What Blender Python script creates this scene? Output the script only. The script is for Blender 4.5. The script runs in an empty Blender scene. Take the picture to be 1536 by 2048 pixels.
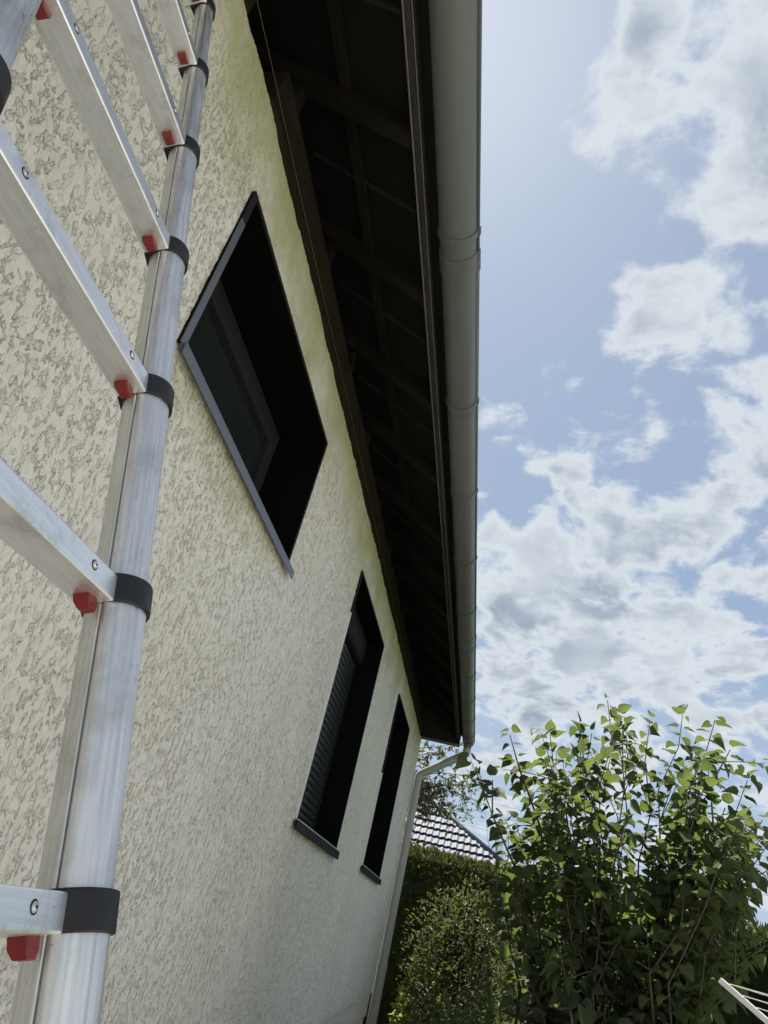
import bpy, math, random
import numpy as np
from mathutils import Matrix, Vector
R_ = random.Random(7)
S = bpy.context.scene
COL = S.collection

# ------------------------------------------------------------------ camera
CAMX = 1.04
ROT = Matrix(((0.96973241, -0.13414924, 0.20401725),
              (0.10522852, -0.52436907, -0.84496393),
              (0.2203316, 0.84085734, -0.49438135)))
cam_d = bpy.data.cameras.new('camera'); cam = bpy.data.objects.new('camera', cam_d); COL.objects.link(cam)
cam.matrix_world = Matrix.Translation((CAMX, 0, 0)) @ ROT.to_4x4()
cam_d.sensor_fit = 'VERTICAL'; cam_d.sensor_height = 24.0; cam_d.lens = 1429.3 / 2048 * 24
cam_d.clip_start = 0.02; cam_d.clip_end = 2000
S.camera = cam

# ------------------------------------------------------------------ world
SUN = Vector((-0.195, 0.40, 0.893)).normalized()
EL = math.asin(SUN.z); AZ = math.atan2(SUN.x, SUN.y)
SKY_STR = 0.11
W = bpy.data.worlds.new('World'); S.world = W; W.use_nodes = True
nt = W.node_tree; nt.nodes.clear()
def N(t, k, **kw):
    n = t.nodes.new(k)
    for a, b in kw.items(): setattr(n, a, b)
    return n
def mth(t, op, a, b=None, c=None, clamp=False):
    n = t.nodes.new('ShaderNodeMath'); n.operation = op; n.use_clamp = clamp
    for i, v in enumerate((a, b, c)):
        if v is None: continue
        if isinstance(v, (int, float)): n.inputs[i].default_value = v
        else: t.links.new(v, n.inputs[i])
    return n.outputs[0]
def vmt(t, op, a, b=None, out=0):
    n = t.nodes.new('ShaderNodeVectorMath'); n.operation = op
    for i, v in enumerate((a, b)):
        if v is None: continue
        if isinstance(v, (tuple, list)): n.inputs[i].default_value = v
        elif isinstance(v, (int, float)): n.inputs['Scale'].default_value = v
        else: t.links.new(v, n.inputs[i])
    return n.outputs[out]
def mixc(t, f, a, b):
    n = t.nodes.new('ShaderNodeMix'); n.data_type = 'RGBA'
    for i, v in ((0, f), (6, a), (7, b)):
        if isinstance(v, (int, float)): n.inputs[i].default_value = v
        elif isinstance(v, (tuple, list)): n.inputs[i].default_value = (*v[:3], 1)
        else: t.links.new(v, n.inputs[i])
    return n.outputs[2]
def sstep(t, v, lo, hi, o0=0.0, o1=1.0):
    n = t.nodes.new('ShaderNodeMapRange'); n.interpolation_type = 'SMOOTHSTEP'
    t.links.new(v, n.inputs[0])
    for i, x in enumerate((lo, hi, o0, o1)): n.inputs[i + 1].default_value = x
    return n.outputs[0]
def noise(t, vec, scale, detail=5, rough=.55, dist=0.0, out=0):
    n = t.nodes.new('ShaderNodeTexNoise'); n.inputs['Scale'].default_value = scale
    n.inputs['Detail'].default_value = detail; n.inputs['Roughness'].default_value = rough
    n.inputs['Distortion'].default_value = dist
    if vec is not None: t.links.new(vec, n.inputs['Vector'])
    return n.outputs[out]

def ray(px, py):
    v = ROT @ Vector((px - 768, -(py - 1024), -1429.3)); return v.normalized()
def at(px, py, y):
    """world point seen towards that direction at distance y along the house"""
    v = ray(px, py); return Vector((CAMX + v.x / v.y * y, y, v.z / v.y * y))

sky = N(nt, 'ShaderNodeTexSky', sky_type='NISHITA'); sky.sun_disc = False
sky.sun_elevation = EL; sky.sun_rotation = AZ
sky.air_density = 1.0; sky.dust_density = 1.1; sky.ozone_density = 1.6; sky.altitude = 300
hs = N(nt, 'ShaderNodeHueSaturation'); hs.inputs['Saturation'].default_value = .84; hs.inputs['Value'].default_value = 1.0
nt.links.new(sky.outputs[0], hs.inputs['Color'])
tc = N(nt, 'ShaderNodeTexCoord'); DIR = tc.outputs['Generated']
sep = N(nt, 'ShaderNodeSeparateXYZ'); nt.links.new(DIR, sep.inputs[0])
zz = mth(nt, 'ADD', mth(nt, 'MAXIMUM', sep.outputs[2], 0.0), 0.32)
comb = N(nt, 'ShaderNodeCombineXYZ')
nt.links.new(mth(nt, 'DIVIDE', sep.outputs[0], zz), comb.inputs[0]); nt.links.new(mth(nt, 'DIVIDE', sep.outputs[1], zz), comb.inputs[1])
P = comb.outputs[0]
wn = noise(nt, P, 3.0, 3, .5, out=1)
Pw = vmt(nt, 'ADD', P, vmt(nt, 'SCALE', vmt(nt, 'SUBTRACT', wn, (.5, .5, .5)), 0.14))
base = noise(nt, Pw, 8.6, 10, .57)
big = noise(nt, P, 1.3, 2, .5)
# where cloud banks lie and where the sky is clear (directions in the world)
blobs = [(1260, 120, .10, .38), (1215, 290, .085, .38), (1420, 60, .15, .3), (1500, 330, .16, .25), (1470, 520, .14, .28),
         (1340, 700, .085, .38), (1275, 570, .06, .34), (1070, 870, .035, .16), (1190, 880, .045, .18), (1100, 1400, .15, .14), (1400, 1420, .15, .14), (1450, 900, .14, .28), (1100, 1120, .16, .28), (1350, 1120, .22, .26),
         (1050, 1300, .16, .22), (1480, 1330, .16, .20), (1200, 1330, .16, .16), (1010, 1180, .10, .15),
         (1110, 600, .20, -.30), (1050, 250, .17, -.34), (1230, 830, .13, -.16),
         (1000, 800, .09, -.24), (1180, 480, .08, -.12), (980, 1000, .07, -.14), (1000, 60, .14, -.2), (1330, 420, .07, -.30), (1385, 610, .05, -.20), (1400, 830, .05, -.12)]
acc = None
for px, py, rad, amp in blobs:
    d = vmt(nt, 'DISTANCE', DIR, tuple(ray(px, py)), out=1)
    g = sstep(nt, d, 0.0, rad * 1.35, amp, 0.0)
    acc = g if acc is None else mth(nt, 'ADD', acc, g)
dens = mth(nt, 'ADD', mth(nt, 'MULTIPLY_ADD', base, 2.5, -.75), mth(nt, 'MULTIPLY', mth(nt, 'SUBTRACT', big, .5), .40))
dens = mth(nt, 'ADD', dens, mth(nt, 'MULTIPLY', acc, .66))
cov = sstep(nt, dens, .47, .80)
thick = sstep(nt, dens, .66, 1.15)
fine = noise(nt, Pw, 5.0, 5, .5)
thick2 = mth(nt, 'MULTIPLY', thick, sstep(nt, fine, .35, .65, .35, 1.0))
ccol = mixc(nt, thick2, (3.75, 4.0, 4.2), (1.65, 2.0, 2.5))
# haze close to the horizon
hz = sstep(nt, sep.outputs[2], -0.02, .48, .70, 0.0)
raw = vmt(nt, 'SCALE', hs.outputs[0], .86)
comp = vmt(nt, 'DIVIDE', raw, vmt(nt, 'ADD', vmt(nt, 'SCALE', raw, 1 / 8.5), (1, 1, 1)))
comp = vmt(nt, 'MULTIPLY', comp, (.90, .985, 1.03))
skyc = mixc(nt, hz, comp, (2.8, 3.35, 4.0))
lift = mixc(nt, .35, skyc, (1.9, 2.4, 3.5))
# sun-facing clouds far from the sun, boosted out of view to fill the shade
front = sstep(nt, vmt(nt, 'DOT_PRODUCT', DIR, tuple(SUN), out=1), .45, -.5, 1.0, 2.1)
ccol = vmt(nt, 'SCALE', ccol, 1.0)
nt.links.new(front, ccol.node.inputs['Scale'])
final = mixc(nt, mth(nt, 'MULTIPLY', cov, .93), lift, ccol)
below = sstep(nt, sep.outputs[2], -.12, -.01, 0.0, 1.0)
final = mixc(nt, below, (1.2, 1.4, 1.1), final)
bg = N(nt, 'ShaderNodeBackground'); bg.inputs[1].default_value = SKY_STR
nt.links.new(final, bg.inputs[0]); wo = N(nt, 'ShaderNodeOutputWorld'); nt.links.new(bg.outputs[0], wo.inputs[0])

sd = bpy.data.lights.new('sun', 'SUN'); sd.energy = 4.9; sd.angle = math.radians(.6); sd.color = (1, .95, .87)
so = bpy.data.objects.new('sun', sd); COL.objects.link(so); so.rotation_euler = SUN.to_track_quat('Z', 'Y').to_euler()
S.view_settings.view_transform = 'Standard'; S.view_settings.look = 'None'
S.view_settings.exposure = 0.88; S.view_settings.gamma = 1.0; S.view_settings.use_curve_mapping = False

# ------------------------------------------------------------------ helpers
def tag(o, label=None, cat=None, group=None, kind=None):
    if label: o['label'] = label
    if cat: o['category'] = cat
    if group: o['group'] = group
    if kind: o['kind'] = kind
    return o
def link(name, me, mat=None, parent=None):
    o = bpy.data.objects.new(name, me); COL.objects.link(o)
    if mat is not None and me is not None and len(me.materials) == 0: me.materials.append(mat)
    if parent is not None: o.parent = parent
    return o
def empty(name, loc=(0, 0, 0)):
    o = bpy.data.objects.new(name, None); COL.objects.link(o); o.location = loc; o.empty_display_size = .2; return o
class MB:
    def __init__(s): s.v = []; s.f = []
    def add(s, vs, fs):
        n = len(s.v); s.v += [tuple(x) for x in vs]; s.f += [tuple(i + n for i in f) for f in fs]; return s
    def box(s, a, b):
        x0, y0, z0 = a; x1, y1, z1 = b
        v = [(x0, y0, z0), (x1, y0, z0), (x1, y1, z0), (x0, y1, z0), (x0, y0, z1), (x1, y0, z1), (x1, y1, z1), (x0, y1, z1)]
        return s.add(v, [(0, 3, 2, 1), (4, 5, 6, 7), (0, 1, 5, 4), (1, 2, 6, 5), (2, 3, 7, 6), (3, 0, 4, 7)])
    def prism(s, pts, o, e1, e2, e3, t0, t1):
        """2-D outline pts in (e1,e2), extruded along e3"""
        o = Vector(o); n = len(pts)
        v = [o + e1 * a + e2 * b + e3 * t0 for a, b in pts] + [o + e1 * a + e2 * b + e3 * t1 for a, b in pts]
        f = [tuple(range(n))[::-1], tuple(range(n, 2 * n))] + [(i, (i + 1) % n, n + (i + 1) % n, n + i) for i in range(n)]
        return s.add(v, f)
    def tube(s, pts, rad, seg=8, cap=True):
        pts = [Vector(p) for p in pts]; n = len(pts)
        if isinstance(rad, (int, float)): rad = [rad] * n
        prev = None; rings = []
        for i, p in enumerate(pts):
            t = (pts[min(i + 1, n - 1)] - pts[max(i - 1, 0)]).normalized()
            if prev is None:
                a = t.orthogonal().normalized()
            else:
                a = (prev - t * prev.dot(t)).normalized()
            prev = a; b = t.cross(a)
            rings.append([p + (a * math.cos(2 * math.pi * k / seg) + b * math.sin(2 * math.pi * k / seg)) * rad[i] for k in range(seg)])
        v = [q for r in rings for q in r]; f = []
        for i in range(n - 1):
            for k in range(seg):
                f.append((i * seg + k, i * seg + (k + 1) % seg, (i + 1) * seg + (k + 1) % seg, (i + 1) * seg + k))
        if cap: f.append(tuple(range(seg))[::-1]); f.append(tuple(range((n - 1) * seg, n * seg)))
        return s.add(v, f)
    def mesh(s, name, smooth=False):
        me = bpy.data.meshes.new(name); me.from_pydata([tuple(v) for v in s.v], [], s.f); me.update()
        if smooth: me.shade_smooth()
        return me
    def build(s, name, mat, parent=None, smooth=False, bevel=0, angle=None):
        me = s.mesh(name, smooth); o = link(name, me, mat, parent)
        if angle is not None: me.shade_smooth(); me.set_sharp_from_angle(angle=math.radians(angle))
        if bevel:
            m = o.modifiers.new('bevel', 'BEVEL'); m.width = bevel; m.segments = 2; m.limit_method = 'ANGLE'; m.angle_limit = math.radians(40)
        return o
def npmesh(name, v, f, mat, parent=None, smooth=False, attr=None):
    """fast mesh of equal-sided faces from numpy arrays"""
    me = bpy.data.meshes.new(name); k = f.shape[1]
    me.vertices.add(len(v)); me.vertices.foreach_set('co', np.ascontiguousarray(v, dtype=np.float32).ravel())
    me.loops.add(f.size); me.loops.foreach_set('vertex_index', np.ascontiguousarray(f, dtype=np.int32).ravel())
    me.polygons.add(len(f)); me.polygons.foreach_set('loop_start', np.arange(0, f.size, k, dtype=np.int32))
    me.polygons.foreach_set('use_smooth', np.full(len(f), smooth))
    me.update(calc_edges=True)
    if attr:
        for an, av in attr.items():
            a = me.attributes.new(an, 'FLOAT', 'POINT'); a.data.foreach_set('value', np.ascontiguousarray(av, dtype=np.float32))
    me.materials.append(mat)
    o = bpy.data.objects.new(name, me); COL.objects.link(o)
    if parent is not None: o.parent = parent
    return o

def mat(name, color=(.5, .5, .5), rough=.5, metal=0.0, spec=.5, build=None):
    m = bpy.data.materials.new(name); m.use_nodes = True; t = m.node_tree
    b = t.nodes['Principled BSDF']
    b.inputs['Base Color'].default_value = (*color, 1); b.inputs['Roughness'].default_value = rough
    b.inputs['Metallic'].default_value = metal; b.inputs['Specular IOR Level'].default_value = spec
    if build: build(t, b)
    return m
def bump(t, b, h, strength, dist=.01):
    n = t.nodes.new('ShaderNodeBump'); n.inputs['Strength'].default_value = strength; n.inputs['Distance'].default_value = dist
    t.links.new(h, n.inputs['Height']); t.links.new(n.outputs[0], b.inputs['Normal'])
def objco(t): return t.nodes.new('ShaderNodeTexCoord').outputs['Object']
def scaled(t, v, s):
    n = t.nodes.new('ShaderNodeMapping'); n.inputs['Scale'].default_value = s; t.links.new(v, n.inputs[0]); return n.outputs[0]

# ------------------------------------------------------------------ materials
def m_stucco(t, b):
    c = objco(t); a = t.nodes.new('ShaderNodeAttribute'); a.attribute_name = 'pm'; pm = a.outputs['Fac']
    sp = t.nodes.new('ShaderNodeSeparateXYZ'); t.links.new(c, sp.inputs[0])
    smooth_ = sstep(t, sp.outputs[2], 1.86, 2.14, 1.0, .22)      # the render was left smooth along the top
    rough_ = mth(t, 'MULTIPLY', mth(t, 'MULTIPLY_ADD', pm, -.52, 1.0), smooth_)
    wv = vmt(t, 'SCALE', vmt(t, 'SUBTRACT', noise(t, c, 34, 3, .6, out=1), (.5, .5, .5)), .017)
    cw = scaled(t, vmt(t, 'ADD', c, wv), (.5, 1, .60))
    def ridge(sc, det, lo, hi):
        return sstep(t, mth(t, 'ABSOLUTE', mth(t, 'SUBTRACT', noise(t, cw, sc, det, .5), .5)), lo, hi, 0.0, 1.0)
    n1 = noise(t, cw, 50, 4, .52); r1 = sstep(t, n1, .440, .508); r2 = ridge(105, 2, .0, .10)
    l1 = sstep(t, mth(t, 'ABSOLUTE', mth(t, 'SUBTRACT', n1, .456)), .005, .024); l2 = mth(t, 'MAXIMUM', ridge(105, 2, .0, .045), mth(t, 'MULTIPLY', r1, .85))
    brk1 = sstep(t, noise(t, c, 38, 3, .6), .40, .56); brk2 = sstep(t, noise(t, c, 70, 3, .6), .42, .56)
    big = noise(t, c, 1.3, 5, .6); med = noise(t, c, 9, 5, .6); fin = noise(t, scaled(t, c, (1, 1, .7)), 150, 4, .6)
    col = mixc(t, sstep(t, big, .3, .7), (.765, .72, .63), (.825, .785, .70))
    col = mixc(t, sstep(t, med, .35, .75, 0, .3), col, (.68, .63, .52))
    col = mixc(t, mth(t, 'MULTIPLY', rough_, sstep(t, noise(t, c, 60, 3, .6), .35, .65, .0, .22)), col, (.60, .545, .43))
    # brown shade painted into the cracks, where the relief shades too weakly
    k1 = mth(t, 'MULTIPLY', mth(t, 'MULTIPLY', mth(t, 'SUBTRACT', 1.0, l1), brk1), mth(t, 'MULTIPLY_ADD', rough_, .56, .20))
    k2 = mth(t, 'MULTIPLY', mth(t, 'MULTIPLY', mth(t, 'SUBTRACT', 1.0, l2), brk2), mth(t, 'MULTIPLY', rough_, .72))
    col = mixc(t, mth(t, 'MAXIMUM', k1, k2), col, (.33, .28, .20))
    al = mth(t, 'MULTIPLY', sstep(t, mth(t, 'ADD', sp.outputs[2], mth(t, 'MULTIPLY', mth(t, 'SUBTRACT', noise(t, c, 3.0, 6, .65), .5), 1.1)), 1.72, 2.30), .78)
    col = mixc(t, al, col, (.40, .405, .185))
    d = vmt(t, 'MULTIPLY', vmt(t, 'SUBTRACT', c, (0, 1.95, 1.20)), (0, .55, 3.2))
    s2 = mth(t, 'MULTIPLY', sstep(t, vmt(t, 'LENGTH', d, out=1), .12, .50, 1, 0), sstep(t, med, .3, .6, .25, .9))
    col = mixc(t, mth(t, 'MULTIPLY', s2, .6), col, (.42, .41, .20))
    col = mixc(t, mth(t, 'MULTIPLY', sstep(t, noise(t, scaled(t, c, (1, 1.6, .5)), .9, 5, .6), .55, .8), .22), col, (.50, .48, .36))
    t.links.new(col, b.inputs['Base Color'])
    h = mth(t, 'MULTIPLY_ADD', mth(t, 'MULTIPLY', r2, mth(t, 'MULTIPLY_ADD', r1, -.8, 1.0)), .50, mth(t, 'MULTIPLY', r1, 1.05))
    h = mth(t, 'MULTIPLY', h, mth(t, 'MULTIPLY_ADD', rough_, .85, .15))
    h = mth(t, 'ADD', h, mth(t, 'MULTIPLY', fin, mth(t, 'MULTIPLY', mth(t, 'MULTIPLY_ADD', r1, -.7, 1.0), mth(t, 'MULTIPLY_ADD', rough_, .55, .12))))
    h = mth(t, 'ADD', h, mth(t, 'MULTIPLY', mth(t, 'MULTIPLY', pm, smooth_), .35))
    bump(t, b, h, 1.0, .0050)
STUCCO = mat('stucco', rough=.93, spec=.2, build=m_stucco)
def m_plinth(t, b):
    c = objco(t); t.links.new(mixc(t, noise(t, c, 4, 6, .6), (.72, .60, .43), (.80, .69, .51)), b.inputs['Base Color'])
    bump(t, b, noise(t, c, 90, 4, .6), .3, .004)
PLINTH = mat('plinth_render', rough=.9, spec=.2, build=m_plinth)
LD = Vector((-.30005, .03389, .95332)).normalized(); LU = (Vector((0, 1, 0)) - LD * LD.y).normalized(); LN = LU.cross(LD).normalized()
def ladco(t):
    c = objco(t); k = t.nodes.new('ShaderNodeCombineXYZ')
    for i, v in enumerate((LU, LN, LD)): t.links.new(vmt(t, 'DOT_PRODUCT', c, tuple(v), out=1), k.inputs[i])
    return k.outputs[0]
def m_alu(t, b, lo=(.60, .60, .585), hi=(.80, .795, .78), r0=.38, r1=.55):
    c = ladco(t)
    st = noise(t, scaled(t, c, (1, 1, .035)), 260, 3, .6)
    blot = noise(t, c, 9, 6, .65)
    col = mixc(t, sstep(t, st, .25, .75), lo, hi)
    col = mixc(t, sstep(t, blot, .46, .72, 0, .6), col, (.40, .39, .36))
    scr = noise(t, scaled(t, c, (1, 1, .3)), 46, 2, .4, 1.5)
    k = mth(t, 'MULTIPLY', sstep(t, mth(t, 'ABSOLUTE', mth(t, 'SUBTRACT', scr, .5)), 0.0, .006, 1, 0), sstep(t, noise(t, c, 13, 2, .5), .54, .62))
    col = mixc(t, mth(t, 'MULTIPLY', k, .75), col, (.10, .10, .10))
    t.links.new(col, b.inputs['Base Color'])
    t.links.new(sstep(t, st, .2, .8, r0, r1), b.inputs['Roughness'])
    bump(t, b, st, .10, .001)
ALU = mat('brushed_aluminium', metal=.85, build=m_alu)
def m_rung(t, b):
    c = ladco(t)
    st = noise(t, scaled(t, c, (.04, 1, 1)), 300, 3, .6); blot = noise(t, c, 14, 6, .7)
    col = mixc(t, sstep(t, st, .25, .75), (.80, .80, .79), (.93, .93, .92))
    col = mixc(t, sstep(t, blot, .50, .72, 0, .65), col, (.48, .47, .43))
    scr = noise(t, scaled(t, c, (1, .5, 1)), 60, 2, .4, 2.0)
    k = mth(t, 'MULTIPLY', sstep(t, mth(t, 'ABSOLUTE', mth(t, 'SUBTRACT', scr, .5)), 0.0, .005, 1, 0), sstep(t, noise(t, c, 17, 2, .5), .52, .60))
    col = mixc(t, mth(t, 'MULTIPLY', k, .7), col, (.10, .10, .10))
    t.links.new(col, b.inputs['Base Color'])
RUNG = mat('rung_aluminium', rough=.36, metal=.85, build=m_rung)
def m_plastic(t, b):
    c = objco(t); n = noise(t, c, 30, 5, .6)
    t.links.new(mixc(t, n, (.012, .012, .013), (.028, .028, .029)), b.inputs['Base Color']); t.links.new(sstep(t, n, .2, .8, .38, .6), b.inputs['Roughness'])
BLACKP = mat('black_plastic', spec=.28, build=m_plastic)
SEAM = mat('seam_dark', rough=.8, build=lambda t, b: t.links.new(mixc(t, noise(t, objco(t), 40, 4), (.07, .07, .065), (.20, .20, .19)), b.inputs['Base Color']))  # dark strip added so the groove line does not reflect brightly
def m_red(t, b):
    c = objco(t); t.links.new(mixc(t, noise(t, c, 60, 4, .6), (.13, .008, .009), (.23, .014, .013)), b.inputs['Base Color'])
REDP = mat('red_plastic', rough=.42, build=m_red)
def m_anth(t, b):
    c = objco(t); n = noise(t, c, 5, 6, .6)
    t.links.new(mixc(t, n, (.018, .019, .020), (.030, .031, .032)), b.inputs['Base Color'])
ANTH = mat('anthracite_metal', rough=.6, spec=.05, build=m_anth)
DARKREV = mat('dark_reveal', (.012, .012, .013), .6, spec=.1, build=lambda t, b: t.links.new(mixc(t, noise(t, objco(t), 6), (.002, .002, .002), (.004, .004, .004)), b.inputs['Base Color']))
ANTH_SKY = mat('sky_sheen_metal', rough=.38, spec=.6, build=lambda t, b: t.links.new(mixc(t, noise(t, objco(t), 5, 6), (.105, .112, .135), (.125, .132, .155)), b.inputs['Base Color']))  # dark window metal with the sky's reflection painted into its colour
SHUT = mat('shutter_slat', (.05, .052, .055), .38, build=lambda t, b: t.links.new(mixc(t, noise(t, objco(t), 8), (.022, .025, .027), (.042, .046, .049)), b.inputs['Base Color']))
def m_glass(t, b):
    c = objco(t); t.links.new(mixc(t, noise(t, c, 1.5, 3), (.014, .018, .017), (.024, .029, .027)), b.inputs['Base Color'])
    bump(t, b, noise(t, c, 2, 2), .02, .01)
GLASS = mat('window_glass', rough=.06, spec=1.0, build=m_glass)
def m_bead(t, b): t.links.new(mixc(t, noise(t, objco(t), 20, 4), (.62, .62, .58), (.75, .75, .72)), b.inputs['Base Color'])
BEAD = mat('light_bead', rough=.5, build=m_bead)
def wood(name, a, c2, sc=(1, .12, 1), rough=.8):
    def f(t, b):
        c = objco(t); n = noise(t, scaled(t, c, sc), 45, 6, .65, .6); bl = noise(t, c, 5, 4)
        col = mixc(t, sstep(t, n, .3, .7), a, c2); col = mixc(t, sstep(t, bl, .45, .75, 0, .6), col, tuple(x * .45 for x in a))
        t.links.new(col, b.inputs['Base Color']); bump(t, b, n, .35, .003)
    return mat(name, rough=rough, spec=.25, build=f)
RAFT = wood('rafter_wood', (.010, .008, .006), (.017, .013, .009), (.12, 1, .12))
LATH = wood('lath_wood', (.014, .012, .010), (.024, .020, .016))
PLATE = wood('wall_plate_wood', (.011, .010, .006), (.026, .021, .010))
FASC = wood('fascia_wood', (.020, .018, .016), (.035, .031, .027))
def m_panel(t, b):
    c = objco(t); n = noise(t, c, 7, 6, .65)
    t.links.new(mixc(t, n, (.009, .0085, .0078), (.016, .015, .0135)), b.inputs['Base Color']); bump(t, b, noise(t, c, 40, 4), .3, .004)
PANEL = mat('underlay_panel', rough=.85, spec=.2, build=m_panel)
def m_gutter(t, b):
    c = objco(t); n = noise(t, scaled(t, c, (1, .25, 1)), 8, 6, .65); d = noise(t, c, 3, 5, .7)
    col = mixc(t, n, (.105, .113, .112), (.145, .153, .150)); col = mixc(t, sstep(t, d, .52, .75, 0, .6), col, (.085, .087, .07))
    t.links.new(col, b.inputs['Base Color']); t.links.new(sstep(t, n, .3, .7, .38, .55), b.inputs['Roughness'])
GUTTER = mat('gutter_pvc', spec=.45, build=m_gutter)
DRIP = mat('drip_edge', rough=.6, spec=.3, build=lambda t, b: t.links.new(mixc(t, noise(t, objco(t), 9, 4), (.07, .068, .06), (.13, .126, .11)), b.inputs['Base Color']))
def m_pipe(t, b):
    c = objco(t); n = noise(t, scaled(t, c, (1, 1, .2)), 6, 6, .65)
    t.links.new(mixc(t, n, (.34, .33, .295), (.42, .41, .37)), b.inputs['Base Color'])
PIPE = mat('downpipe_pvc', rough=.5, build=m_pipe)
def m_slate(t, b):
    c = t.nodes.new('ShaderNodeNewGeometry').outputs['Position']; n = noise(t, c, 2.2, 5, .65)
    oi = t.nodes.new('ShaderNodeObjectInfo').outputs['Random']
    col = mixc(t, n, (.075, .087, .115), (.115, .13, .165)); col = mixc(t, mth(t, 'MULTIPLY', oi, .35), col, (.10, .105, .125))
    t.links.new(col, b.inputs['Base Color'])
TILE = mat('grey_tile', rough=.55, spec=.35, build=m_slate)
def m_ground(t, b):
    c = objco(t); n = noise(t, c, .35, 6, .6); g = noise(t, c, 25, 5, .7)
    col = mixc(t, sstep(t, n, .3, .7), (.055, .085, .025), (.10, .13, .045)); col = mixc(t, sstep(t, g, .45, .7, 0, .5), col, (.13, .13, .06))
    t.links.new(col, b.inputs['Base Color']); bump(t, b, g, .6, .03)
GROUND = mat('lawn', rough=.95, spec=.1, build=m_ground)
def m_pave(t, b):
    c = objco(t); n = noise(t, c, 3, 6, .65)
    t.links.new(mixc(t, n, (.52, .49, .43), (.60, .57, .50)), b.inputs['Base Color']); bump(t, b, noise(t, c, 80, 4), .3, .004)
PAVE = mat('bounce_paving', rough=.9, spec=.2, build=m_pave)
def m_bark(t, b):
    c = objco(t); n = noise(t, scaled(t, c, (1, 1, .3)), 60, 6, .65)
    t.links.new(mixc(t, n, (.05, .042, .032), (.125, .11, .088)), b.inputs['Base Color']); bump(t, b, n, .5, .004)
BARK = mat('bark', rough=.9, spec=.15, build=m_bark)
def leafmat(name, lo, hi, trans, tw=.45, rough=.45, spec=.4):
    m = bpy.data.materials.new(name); m.use_nodes = True; t = m.node_tree; b = t.nodes['Principled BSDF']; o = t.nodes['Material Output']
    a = t.nodes.new('ShaderNodeAttribute'); a.attribute_name = 'var'
    oi = t.nodes.new('ShaderNodeObjectInfo').outputs['Random']
    v = mth(t, 'FRACT', mth(t, 'ADD', a.outputs['Fac'], oi))
    col = mixc(t, v, lo, hi)
    t.links.new(col, b.inputs['Base Color']); b.inputs['Roughness'].default_value = rough; b.inputs['Specular IOR Level'].default_value = spec
    tr = t.nodes.new('ShaderNodeBsdfTranslucent'); t.links.new(mixc(t, v, tuple(x * .7 for x in trans), trans), tr.inputs[0])
    mx = t.nodes.new('ShaderNodeMixShader'); mx.inputs[0].default_value = tw
    t.links.new(b.outputs[0], mx.inputs[1]); t.links.new(tr.outputs[0], mx.inputs[2]); t.links.new(mx.outputs[0], o.inputs[0])
    return m
LILAC = leafmat('lilac_leaf', (.038, .054, .030), (.086, .106, .056), (.20, .265, .06), .43, .55, .18)
THUJA = leafmat('hedge_leaf', (.017, .025, .012), (.048, .056, .022), (.14, .165, .035), .30, .7, .15)
SHRUB = leafmat('shrub_leaf', (.026, .034, .018), (.070, .082, .036), (.19, .23, .06), .38, .5, .3)
VINE = leafmat('vine_leaf', (.07, .10, .03), (.15, .18, .055), (.36, .42, .07), .45, .5, .3)
PLUM = leafmat('plum_leaf', (.045, .055, .028), (.09, .10, .05), (.24, .26, .08), .40, .5, .3)
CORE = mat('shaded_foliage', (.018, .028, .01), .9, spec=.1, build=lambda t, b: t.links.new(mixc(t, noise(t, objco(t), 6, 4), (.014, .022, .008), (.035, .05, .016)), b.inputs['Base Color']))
WHITEM = mat('white_enamel', rough=.35, build=lambda t, b: t.links.new(mixc(t, noise(t, objco(t), 30, 4), (.72, .72, .70), (.82, .82, .80)), b.inputs['Base Color']))
CORD = mat('pale_cord', rough=.6, build=lambda t, b: t.links.new(mixc(t, noise(t, objco(t), 30, 4), (.5, .5, .42), (.62, .62, .52)), b.inputs['Base Color']))
WIREM = mat('dark_wire', rough=.6, build=lambda t, b: t.links.new(mixc(t, noise(t, objco(t), 3, 2), (.05, .05, .055), (.09, .09, .10)), b.inputs['Base Color']))
YCORD = mat('yellow_cord', rough=.7, build=lambda t, b: t.links.new(mixc(t, noise(t, objco(t), 9, 2), (.09, .08, .035), (.15, .13, .06)), b.inputs['Base Color']))

PLINTH2 = mat('bounce_slabs', rough=.9, spec=.2, build=lambda t, b: t.links.new(mixc(t, noise(t, objco(t), 5, 6, .6), (.15, .145, .13), (.24, .23, .21)), b.inputs['Base Color']))
# ------------------------------------------------------------------ ground
GZ = -1.55
link('ground', MB().add([(-300, -300, GZ), (300, -300, GZ), (300, 300, GZ), (-300, 300, GZ)], [(0, 1, 2, 3)]).mesh('ground'), GROUND)['kind'] = 'structure'
link('bounce_pavement', MB().box((-.02, -14, GZ - .1), (14, 3.3, GZ + .012)).mesh('bounce_pavement'), PAVE)['kind'] = 'structure'  # unseen pale court, added to bounce sunlight onto the shaded wall
link('path', MB().box((-.02, 3.304, GZ - .1), (1.1, 9.2, GZ + .012)).mesh('path'), PLINTH2)['kind'] = 'structure'  # unseen strip added to lighten the wall foot, greyed for darker rung undersides

# ------------------------------------------------------------------ the house
house = empty('house', (0, 4, GZ))
tag(house, 'cream roughcast house seen along its side wall with dark windows and open eaves', 'house')
def H(o): o.parent = house; o.matrix_parent_inverse = Matrix.Translation((0, -4, -GZ)); return o

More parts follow.
